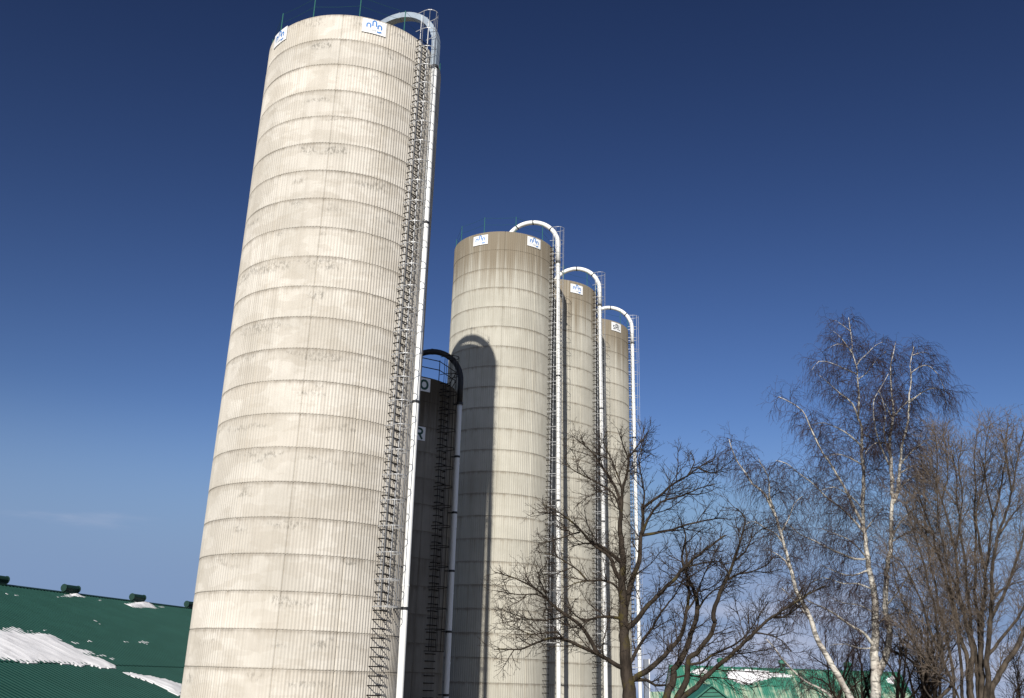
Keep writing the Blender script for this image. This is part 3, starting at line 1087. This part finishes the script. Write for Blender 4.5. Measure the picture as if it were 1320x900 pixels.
# ------------------------------------------------------------------ trees
class Tree:
    """limbs follow traced sight lines at the tree's own distance; each limb gets its own depth, then twigs grow from it"""

    def __init__(self, Y, seed, wobble=0.55):
        self.Y = Y
        self.r = random.Random(seed)
        self.limbs = []                      # (points 3d, radii)
        self.px = []                         # traced points for joining: (x, y, depth)
        self.wob = wobble

    def limb(self, w0, w1, pts, dz=None, root=False):
        r = self.r
        x0, y0 = pts[0]
        dep = 0.0
        if self.px and not root:
            b = min(self.px, key=lambda q: (q[0] - x0) ** 2 + (q[1] - y0) ** 2)
            if math.hypot(b[0] - x0, b[1] - y0) < 30:
                dep = b[2]
                pts = [(b[0], b[1])] + list(pts[1:]) if math.hypot(b[0] - x0, b[1] - y0) > 3 else list(pts)
        ln = [0.0]
        for i in range(1, len(pts)):
            ln.append(ln[-1] + math.hypot(pts[i][0] - pts[i - 1][0], pts[i][1] - pts[i - 1][1]))
        tot = ln[-1]
        end = dz if dz is not None else r.uniform(-self.wob, self.wob) * px2m(tot, self.Y)
        fine = []
        for i in range(len(pts) - 1):
            n = max(2, int((ln[i + 1] - ln[i]) / 7))
            p0 = pts[max(i - 1, 0)]
            p1, p2 = pts[i], pts[i + 1]
            p3 = pts[min(i + 2, len(pts) - 1)]
            for k in range(n):
                t = k / n
                q = []
                for a in (0, 1):
                    q.append(0.5 * (2 * p1[a] + (p2[a] - p0[a]) * t + (2 * p0[a] - 5 * p1[a] + 4 * p2[a] - p3[a]) * t * t + (3 * p1[a] - p0[a] - 3 * p2[a] + p3[a]) * t ** 3))
                fine.append((q[0], q[1], (ln[i] + (ln[i + 1] - ln[i]) * t) / tot))
        fine.append((*pts[-1], 1.0))
        P, Rr = [], []
        ph = [r.uniform(0, 6.28) for _ in range(4)]
        amp = min(1.5, 0.4 + tot * 0.005) * (0.45 if root else 1.0)
        for i, (x, y, t) in enumerate(fine):
            env = sin(pi * min(1.0, t * 1.15) * 0.87)
            x += amp * env * (0.6 * sin(t * tot / 9.0 + ph[0]) + 0.7 * sin(t * tot / 21.0 + ph[1]))
            y += amp * env * (0.5 * sin(t * tot / 11.0 + ph[2]) + 0.6 * sin(t * tot / 24.0 + ph[3])) * 0.7
            d_ = dep + end * t ** 1.2
            jit = 0.0 if i in (0, len(fine) - 1) else r.uniform(-0.6, 0.6) * min(1.4, 0.5 + w0 * 0.12)
            P.append(at(x + jit, y + jit * 0.6, self.Y + d_))
            Rr.append(px2m(w0 + (w1 - w0) * t ** 0.8, self.Y) / 2)
            self.px.append((x, y, d_))
        self.limbs.append((P, Rr))
        return P, Rr


def grow(mb, r, P, Rr, cfg, lev, t_min=0.0):
    """side shoots along a polyline, recursively"""
    sp, l0, ang, grav, nseg, rad = cfg[lev]
    acc = 0.0
    side = r.choice((0, 1)) * pi
    tot = sum((P[i + 1] - P[i]).length for i in range(len(P) - 1))
    nxt = sp * r.random() + tot * t_min
    done = 0.0
    out = 0
    for i in range(len(P) - 1):
        seg = P[i + 1] - P[i]
        sl_ = seg.length
        if sl_ < 1e-6:
            continue
        T = seg / sl_
        U = T.orthogonal().normalized()
        V = T.cross(U)
        while nxt < done + sl_:
            q = P[i] + T * (nxt - done)
            tt = nxt / tot
            side += pi * 0.62 + r.uniform(-0.9, 0.9)
            a = ang * r.uniform(0.7, 1.25)
            D = T * cos(a) + (U * cos(side) + V * sin(side)) * sin(a)
            ll = l0 * r.uniform(0.45, 1.25) * ((1.2 - 0.85 * tt) if lev == 0 else (1.15 - 0.55 * tt))
            if lev == 0:
                ll = min(ll, 0.16 + tot * 0.42)
            pts = [q]
            d = D.copy()
            st = ll / nseg
            for s in range(nseg):
                d = d + Vector((r.uniform(-.17, .17), r.uniform(-.17, .17), r.uniform(-.15, .15) + grav))
                d.normalize()
                pts.append(pts[-1] + d * st)
            ro = min(rad, (Rr[i] if isinstance(Rr, list) else Rr) * 0.8)
            re = max(0.0022, ro * 0.4)
            rs = [ro + (re - ro) * s / nseg for s in range(nseg + 1)]
            mb.tube(pts, rs, 3, False)
            out += 1
            if lev + 1 < len(cfg):
                out += grow(mb, r, pts, rs, cfg, lev + 1)
            nxt += sp * r.uniform(0.55, 1.45)
        done += sl_
    return out


def build_tree(tree, name, label, cat, group, mats, cfg, base_px, ntrunk=1, limb_from=0.12, big_n=9, twig_name='twigs', trunk_cfg_min=0.35):
    g0 = at(base_px[0], base_px[1], tree.Y)
    root = thing(name, label, cat, (g0.x, g0.y, gz(g0.x, g0.y)), group)
    org = Vector(root.location)
    tw = MB()
    for i, (P, Rr) in enumerate(tree.limbs):
        mb = MB()
        P2, R2 = list(P), list(Rr)
        if i < ntrunk:
            # carry the trunk down to the ground with a root flare
            b = P2[0]
            zg = gz(b.x, b.y) - 0.1
            toward = Vector((g0.x, g0.y, zg))
            ext, er = [], []
            for k in range(1, 6):
                t = k / 5
                ext.append(b.lerp(Vector((b.x + (toward.x - b.x) * 0.7, b.y + (toward.y - b.y) * 0.7, zg)), t))
                er.append(R2[0] * (1 + 0.15 * t + 0.5 * t ** 4))
            P2 = ext[::-1] + P2
            R2 = er[::-1] + R2
        mb.tube([p - org for p in P2], R2, big_n if R2[0] > 0.03 else 6)
        mb.build('trunk' if i < ntrunk else 'limb', mats[0], root, True)
        lp = [p - org for p in P]
        t0 = trunk_cfg_min if i < ntrunk else limb_from
        grow(tw, tree.r, lp, Rr, cfg, 0, t0)
        grow(tw, tree.r, lp, Rr, cfg, 1, t0)
    o_ = tw.build(twig_name, mats[1], root, False)
    o_['kind'] = 'stuff'
    return root, len(tw.f)


# dark spreading tree in front of the far silos
T = Tree(18.0, 21)
T.limb(17, 6.5, [(812, 905), (811, 888), (808, 870), (805.5, 836), (804, 796), (802.5, 756), (803, 720), (800, 690)], 0.1, True)
T.limb(9.5, 5.5, [(856, 915), (860, 896), (864, 887), (868.5, 875), (868, 863), (875, 853), (884, 838), (891, 818), (897, 800)], 0.6, True)
T.limb(8.5, 4.5, [(868, 915), (874, 898), (882, 884), (887, 867), (889, 848), (898, 841), (909, 828), (917, 817), (922, 802)], -0.5, True)
T.limb(6.5, 1.2, [(800, 690), (800, 672), (802, 644), (806, 618), (809, 592), (803, 575), (800, 562)], 0.2)
T.limb(3, .8, [(809, 592), (818, 580), (828, 566), (840, 553)])
T.limb(8.5, 3.5, [(806, 800), (810, 768), (817, 742), (824, 716), (827, 690), (829, 668), (829, 650)], 0.5)
T.limb(3, .8, [(829, 660), (830, 636), (826, 610), (823, 588), (832, 570)])
T.limb(4, 1, [(829, 655), (844, 644), (866, 626), (886, 614), (900, 602), (922, 590)])
T.limb(2.5, .8, [(886, 614), (896, 596), (890, 582)])
T.limb(2.5, .8, [(900, 603), (916, 610), (934, 607)])
T.limb(4, 1, [(827, 690), (838, 664), (852, 648), (878, 640), (905, 628), (921, 624)])
T.limb(4.2, 1, [(828, 690), (860, 684), (888, 676), (916, 670), (938, 668)])
T.limb(5.5, 1, [(802, 752), (794, 738), (786, 718), (766, 702), (748, 684), (720, 660), (700, 650)])
T.limb(2.4, .7, [(748, 686), (734, 690), (712, 697), (694, 700)])
T.limb(4.5, 1, [(801, 655), (796, 636), (786, 616), (774, 600), (764, 584), (748, 570), (738, 562)])
T.limb(3.2, .9, [(800, 662), (790, 636), (772, 624), (754, 614), (736, 604), (728, 590)])
T.limb(2.6, .8, [(805, 640), (796, 612), (786, 588), (778, 568), (784, 556)])
T.limb(6, 1, [(800, 728), (785, 712), (772, 702), (754, 700), (737, 705)])
T.limb(6, 1.2, [(805, 866), (795, 858), (772, 844), (746, 832), (728, 824), (708, 823), (690, 828), (671, 837), (641, 837)], -0.8)
T.limb(5.5, 1, [(775, 846), (766, 834), (758, 818), (747, 805), (730, 794), (708, 776), (689, 759), (666, 746), (637, 737)], 0.4)
T.limb(2.6, .7, [(733, 796), (710, 799), (683, 798), (662, 792), (646, 785)])
T.limb(2.4, .7, [(704, 772), (690, 766), (674, 767), (655, 764), (637, 761)])
T.limb(2.6, .7, [(728, 825), (717, 815), (700, 816), (683, 817), (665, 810), (648, 803)])
T.limb(2.4, .7, [(708, 776), (700, 756), (693, 740), (704, 728)])
T.limb(4.5, .9, [(805, 800), (797, 797), (785, 795), (770, 796), (755, 800), (742, 794), (730, 780)])
T.limb(3.5, .9, [(803, 765), (790, 752), (775, 748), (757, 749), (742, 752), (728, 758)])
T.limb(3, .8, [(757, 749), (745, 735), (730, 726), (714, 716), (694, 712)])
T.limb(7, 2, [(812, 815), (820, 800), (836, 780), (860, 756), (880, 732), (900, 716), (916, 704), (936, 690)], -0.4)
T.limb(2.6, .8, [(880, 732), (898, 728), (920, 724), (940, 727)])
T.limb(7.5, 2, [(817, 882), (833, 865), (851, 851), (864, 836), (878, 817), (882, 803), (886, 780), (888, 757), (886, 732), (884, 700)], 0.7)
T.limb(3, .8, [(884, 790), (898, 770), (905, 745), (918, 720), (928, 700)])
T.limb(5, 1.2, [(814, 862), (820, 842), (830, 822), (840, 809), (848, 797), (858, 782), (872, 764), (880, 748)], 0.2)
T.limb(5, 2.2, [(820, 882), (834, 877), (844, 883), (858, 883)], 0.4)
T.limb(6.5, 1.2, [(897, 800), (899, 780), (893, 758), (886, 740), (880, 718), (884, 690), (876, 668)], 0.3)
T.limb(3, .8, [(898, 790), (908, 774), (922, 760), (936, 752), (952, 748)])
T.limb(6, 1.2, [(922, 802), (919, 790), (926, 772), (936, 748), (945, 724), (952, 704), (957, 686), (960, 668), (950, 655)], -0.3)
T.limb(3, .8, [(936, 748), (952, 740), (970, 736), (988, 728), (1000, 716)])
T.limb(3, .8, [(945, 724), (960, 712), (968, 694), (984, 680)])
T.limb(7, 1.6, [(872, 905), (882, 897), (898, 886), (913, 871), (931, 854), (942, 844), (959, 827), (972, 816), (996, 796), (1020, 780), (1042, 766), (1062, 755)], -0.9)
T.limb(3.6, 1, [(898, 858), (904, 854), (918, 844), (937, 836), (953, 827), (968, 812), (980, 792), (990, 776)])
T.limb(2.4, .8, [(996, 796), (1010, 795), (1026, 786), (1038, 776)])
T.limb(2.6, .8, [(866, 876), (884, 871), (905, 873), (930, 874), (955, 878), (972, 890)])
T.limb(2.4, .8, [(972, 816), (990, 818), (1008, 826), (1020, 840)])
cfgA = [(0.32, 1.05, 0.80, 0.04, 7, 0.013), (0.10, 0.44, 0.80, 0.05, 4, 0.0068), (0.09, 0.19, 0.75, 0.04, 3, 0.0044), (0.075, 0.09, 0.7, 0.03, 2, 0.0032)]
tA, nA = build_tree(T, 'bare_tree', 'dark bare tree with mossy trunk spreading wide in front of the farther silos', 'tree', None, (M['bark'], M['twig']), cfgA, (840, 1000), 3)

# the tall birch
B = Tree(27.0, 5)
B.limb(12.5, 3.6, [(1128, 905), (1129, 878), (1127, 850), (1128, 822), (1129, 790), (1127, 765), (1123, 744), (1117, 711), (1113, 678), (1112, 644)], 0.3, True)
B.limb(8.5, 3.6, [(1133, 872), (1141, 850), (1146, 820), (1143, 790), (1142, 761), (1145, 722), (1150, 667), (1150, 622)], -0.4)
B.limb(5, .8, [(1112, 644), (1113, 611), (1110, 578), (1112, 552), (1108, 539), (1107, 510), (1106, 489), (1103, 473), (1098, 453), (1098, 436), (1096, 420), (1094, 410)], 0.1)
B.limb(5, .8, [(1150, 622), (1148, 583), (1148, 558), (1151, 535), (1150, 514), (1147, 489), (1149, 468), (1153, 452), (1155, 440)], 0.3)
B.limb(4.5, .8, [(1150, 650), (1157, 633), (1160, 600), (1165, 570), (1170, 542), (1172, 517), (1171, 507), (1174, 489), (1173, 471), (1177, 456), (1178, 446)], -0.4)
B.limb(4, .9, [(1112, 675), (1103, 658), (1092, 636), (1081, 617), (1070, 598), (1059, 583), (1052, 566), (1045, 550), (1034, 530), (1018, 518), (1003, 511)], -0.7)
B.limb(3.2, .8, [(1113, 690), (1098, 668), (1082, 652), (1064, 639), (1048, 624), (1031, 611), (1014, 598), (1000, 594)], 0.8)
B.limb(3, .8, [(1118, 724), (1103, 721), (1086, 714), (1070, 708), (1050, 698), (1031, 689), (1016, 676)], -0.8)
B.limb(2.6, .6, [(1109, 540), (1099, 521), (1084, 508), (1068, 494), (1056, 484)])
B.limb(1.8, .5, [(1103, 473), (1109, 464), (1118, 455), (1128, 446), (1138, 441)])
B.limb(1.8, .5, [(1106, 483), (1095, 478), (1084, 473), (1070, 467), (1056, 466), (1046, 478)])
B.limb(1.8, .5, [(1109, 491), (1118, 480), (1127, 469), (1134, 460), (1142, 453)])
B.limb(2.6, .5, [(1146, 600), (1134, 572), (1127, 546), (1128, 515), (1136, 499), (1145, 482)])
B.limb(2, .5, [(1150, 540), (1143, 525), (1136, 512)])
B.limb(2, .5, [(1152, 538), (1160, 528), (1170, 518), (1180, 512)])
B.limb(2.2, .5, [(1171, 520), (1182, 510), (1196, 502), (1208, 500), (1216, 508), (1221, 524)])
B.limb(1.6, .5, [(1174, 482), (1184, 474), (1195, 471), (1205, 478), (1212, 488), (1218, 505)])
B.limb(1.5, .5, [(1177, 458), (1188, 454), (1198, 456)])
B.limb(1.5, .5, [(1098, 452), (1090, 446), (1079, 444), (1070, 448)])
B.limb(1.4, .5, [(1097, 428), (1087, 420), (1077, 413)])
B.limb(1.4, .5, [(1098, 455), (1088, 440), (1078, 430), (1070, 425)])
B.limb(2.6, .6, [(1110, 575), (1096, 562), (1080, 552), (1062, 545), (1048, 548)])
B.limb(2.4, .6, [(1160, 600), (1172, 585), (1186, 572), (1200, 566), (1212, 574)])
B.limb(2.4, .6, [(1111, 556), (1124, 566), (1136, 578)])
B.limb(4, 1, [(1122, 838), (1117, 819), (1106, 811), (1095, 805), (1073, 791), (1058, 782), (1042, 775), (1030, 764)], -1.0)
B.limb(2.6, .6, [(1120, 735), (1100, 742), (1080, 738), (1058, 728)])
B.limb(2.6, .6, [(1150, 690), (1166, 668), (1180, 655), (1190, 640)])
B.limb(2.6, .6, [(1148, 590), (1140, 560), (1141, 530), (1134, 505)])
for pts in ([(1113, 690), (1125, 672), (1138, 655)], [(1118, 720), (1100, 700), (1080, 690), (1060, 682)], [(1125, 760), (1105, 752), (1085, 752), (1062, 745), (1045, 752)],
            [(1127, 790), (1108, 780), (1088, 778), (1068, 770)], [(1143, 780), (1160, 760), (1172, 740), (1185, 730)], [(1147, 700), (1165, 690), (1185, 680), (1200, 684)],
            [(1150, 640), (1170, 620), (1190, 610), (1208, 618)], [(1128, 810), (1145, 795), (1165, 780)], [(1112, 600), (1095, 590), (1078, 585), (1060, 590)],
            [(1160, 610), (1178, 600), (1195, 600)], [(1150, 575), (1130, 570), (1115, 585)], [(1114, 660), (1098, 640), (1076, 628), (1060, 632)], [(1128, 835), (1108, 836), (1090, 830), (1070, 832)]):
    B.limb(2.3, 0.6, pts)
cfgB = [(0.24, 1.05, 0.85, -0.03, 6, 0.010), (0.125, 0.58, 0.9, -0.16, 4, 0.0060), (0.115, 0.55, 0.8, -0.42, 4, 0.0044), (0.14, 0.2, 0.6, -0.30, 2, 0.0034)]
tB, nB = build_tree(B, 'birch_tree', 'tall white-barked birch with drooping bare twigs, the highest of the trees', 'tree', 'bare birches', (M['birch'], M['btwig']), cfgB, (1128, 1020), 1, 0.1, 10, trunk_cfg_min=0.3)

# the leaning birch
B2 = Tree(25.0, 9)
B2.limb(8.5, 3, [(1104, 912), (1095, 898), (1079.5, 869), (1064, 842), (1053, 824), (1045, 799), (1036, 780), (1028, 765), (1021, 738), (1012, 706), (1004, 680), (998, 661)], -0.5, True)
B2.limb(3.6, .8, [(998, 661), (990, 646), (981, 633), (970, 624), (962, 611), (952, 597), (946, 584), (940, 566)], -0.3)
B2.limb(3, .7, [(997, 656), (992, 640), (991, 622), (986, 608), (978, 592)])
B2.limb(2.6, .6, [(1012, 706), (1002, 690), (988, 682), (972, 672), (962, 676)])
B2.limb(2.6, .6, [(1020, 735), (1012, 722), (998, 712), (984, 708)])
B2.limb(2.4, .6, [(1006, 688), (1016, 670), (1022, 652), (1034, 640)])
B2.limb(3.4, 1, [(1072, 900), (1067, 894), (1052, 885), (1037.5, 878), (1017, 859), (1006, 846), (999, 836), (988, 824)], -0.7, True)
B2.limb(2.2, .6, [(1045, 799), (1034, 786), (1020, 770), (1008, 758)])
tB2, nB2 = build_tree(B2, 'birch_tree', 'slender white birch leaning away from the taller birch towards the silos', 'tree', 'bare birches', (M['birch'], M['btwig']), cfgB, (1112, 1020), 1, 0.1, 8, trunk_cfg_min=0.45)

# many-stemmed tree at the edge
Q = Tree(25.0, 33, 0.35)
Q.limb(34, 22, [(1262, 985), (1263, 960), (1263, 936)], 0.0, True)
stems = [
    (11, 1.2, [(1256, 895), (1247, 850), (1237, 815), (1223, 761), (1212, 722), (1203, 689), (1193, 662), (1185, 640), (1180, 610)]),
    (12, 1.2, [(1257, 892), (1253, 845), (1246, 806), (1239, 778), (1231, 711), (1222, 675), (1214, 644), (1204, 616), (1196, 590)]),
    (10, 1.2, [(1262, 892), (1258, 850), (1252, 806), (1247, 769), (1243, 720), (1240, 690), (1234, 648), (1232, 610), (1226, 575)]),
    (12, 1.2, [(1264, 888), (1265, 840), (1267, 789), (1269, 750), (1271, 733), (1281, 667), (1288, 636), (1293, 608), (1298, 567), (1300, 545)]),
    (12, 1.2, [(1268, 886), (1273, 840), (1276, 806), (1277, 770), (1281, 725), (1287, 689), (1296, 660), (1304, 633), (1314, 583), (1320, 555)]),
    (9, 1.2, [(1264, 884), (1263, 830), (1258, 770), (1258, 720), (1256, 670), (1258, 630), (1256, 590), (1260, 552)]),
    (13, 2, [(1272, 897), (1277, 889), (1293, 861), (1307, 839), (1320, 817), (1340, 780), (1356, 730), (1366, 680), (1372, 630)]),
    (6, 1.2, [(1279, 848), (1282, 835), (1300, 811), (1319, 786), (1336, 750), (1344, 700), (1346, 650)]),
    (6, 1.2, [(1273, 800), (1288, 778), (1304, 740), (1318, 700), (1330, 650), (1334, 600)]),
    (5, 1, [(1270, 735), (1262, 700), (1260, 660), (1268, 620), (1270, 580), (1276, 548)]),
    (4, 1, [(1239, 778), (1228, 745), (1214, 720), (1196, 700), (1180, 682)]),
    (4, 1, [(1231, 711), (1238, 670), (1240, 630), (1236, 600), (1240, 565)]),
    (4, 1, [(1281, 667), (1274, 640), (1270, 610), (1262, 580)]),
    (4, 1, [(1287, 689), (1300, 672), (1312, 655), (1326, 640)]),
    (4, 1, [(1304, 633), (1300, 605), (1296, 580), (1290, 555)]),
    (4, 1, [(1214, 644), (1222, 612), (1220, 580), (1214, 552)]),
    (3.5, 1, [(1203, 689), (1190, 680), (1176, 664), (1166, 640)]),
    (8, 1.2, [(1233, 905), (1227, 881), (1216, 853), (1207, 807), (1204, 780), (1196, 745), (1184, 705), (1172, 668), (1164, 636)]),
    (6, 1.2, [(1212, 840), (1200, 815), (1188, 780), (1176, 748), (1160, 720)]),
    (5, 1, [(1250, 900), (1228, 884), (1208, 868), (1190, 846), (1172, 818), (1158, 800)]),
    (4, 1, [(1277, 770), (1292, 760), (1306, 752), (1324, 748)]),
    (3, 1, [(1282, 880), (1288, 866), (1290, 850), (1296, 838)]),
]
stems += [
    (7, 1, [(1247, 905), (1225, 840), (1205, 760), (1195, 690), (1190, 620), (1184, 565)]),
    (7, 1, [(1252, 902), (1236, 830), (1222, 740), (1210, 670), (1208, 600), (1205, 550)]),
    (4, 1, [(1225, 881), (1196, 840), (1170, 790), (1152, 740), (1150, 690)])]
for (a, b, pts) in stems:
    if pts[0][1] > 880:
        pts = [(1263 + (pts[0][0] - 1263) * 0.5, 938), (pts[0][0] * 1.0 + (pts[0][0] - 1263) * 0.9, pts[0][1] + 6)] + pts[1:]
    Q.limb(a * 0.66, b * 0.8, pts)
cfgQ = [(0.27, 1.45, 0.62, 0.08, 7, 0.012), (0.12, 0.6, 0.72, 0.08, 4, 0.0062), (0.11, 0.28, 0.7, 0.05, 3, 0.0042), (0.11, 0.13, 0.65, 0.03, 2, 0.0032)]
tQ, nQ = build_tree(Q, 'bare_tree', 'grey-brown bare tree with many upright stems rising from one base beyond the birches', 'tree', None, (M['bark2'], M['twig2']), cfgQ, (1262, 1030), 1, 0.25, 9)


# brush at the feet of the trees
def shrub(cx, Y, x0, x1, ytop, n, seed, label, wd=4.0):
    K = Tree(Y, seed, 0.4)
    r = random.Random(seed)
    K.limb(wd * 1.0, wd * .7, [(cx, 925), (cx + 1, 912)], 0, True)
    for i in range(n):
        t = (i + r.random()) / n
        xe = x0 + (x1 - x0) * t + r.uniform(-14, 14)
        ye = ytop + 45 * abs(2 * t - 1) ** 1.5 + r.uniform(-20, 45)
        xs = cx + (x1 - x0) * r.uniform(-0.3, 0.3)
        xm = xs + (xe - xs) * r.uniform(0.15, 0.65)
        ym = 912 + (ye - 912) * r.uniform(0.3, 0.65)
        xn = xs + (xe - xs) * r.uniform(0.6, 1.05)
        K.limb(wd * r.uniform(0.5, 1.1), 0.7, [(xs, 930), (xm, ym), (xn, ym + (ye - ym) * 0.55), (xe, ye)], r.uniform(-0.8, 0.8), True)
    cfg = [(0.22, 0.8, 0.6, 0.05, 5, 0.009), (0.11, 0.36, 0.7, 0.03, 3, 0.0055), (0.10, 0.17, 0.7, 0.03, 2, 0.0042)]
    return build_tree(K, 'bare_shrub', label, 'shrub', 'bare shrubs under the trees', (M['twig'], M['twig']), cfg, (cx, 1020), 1, 0.1, 6)


shrub(1178, 26.5, 1128, 1238, 770, 22, 51, 'dense dark shrub between the tall birch and the many-stemmed tree')
shrub(1098, 28.5, 1040, 1150, 805, 17, 52, 'dark shrub of bent stems at the foot of the two birches')
shrub(1312, 28.0, 1290, 1345, 800, 6, 53, 'thin sparse shrub standing beyond the many-stemmed tree', 2.0)
print('faces', nA, nB, nB2, nQ)
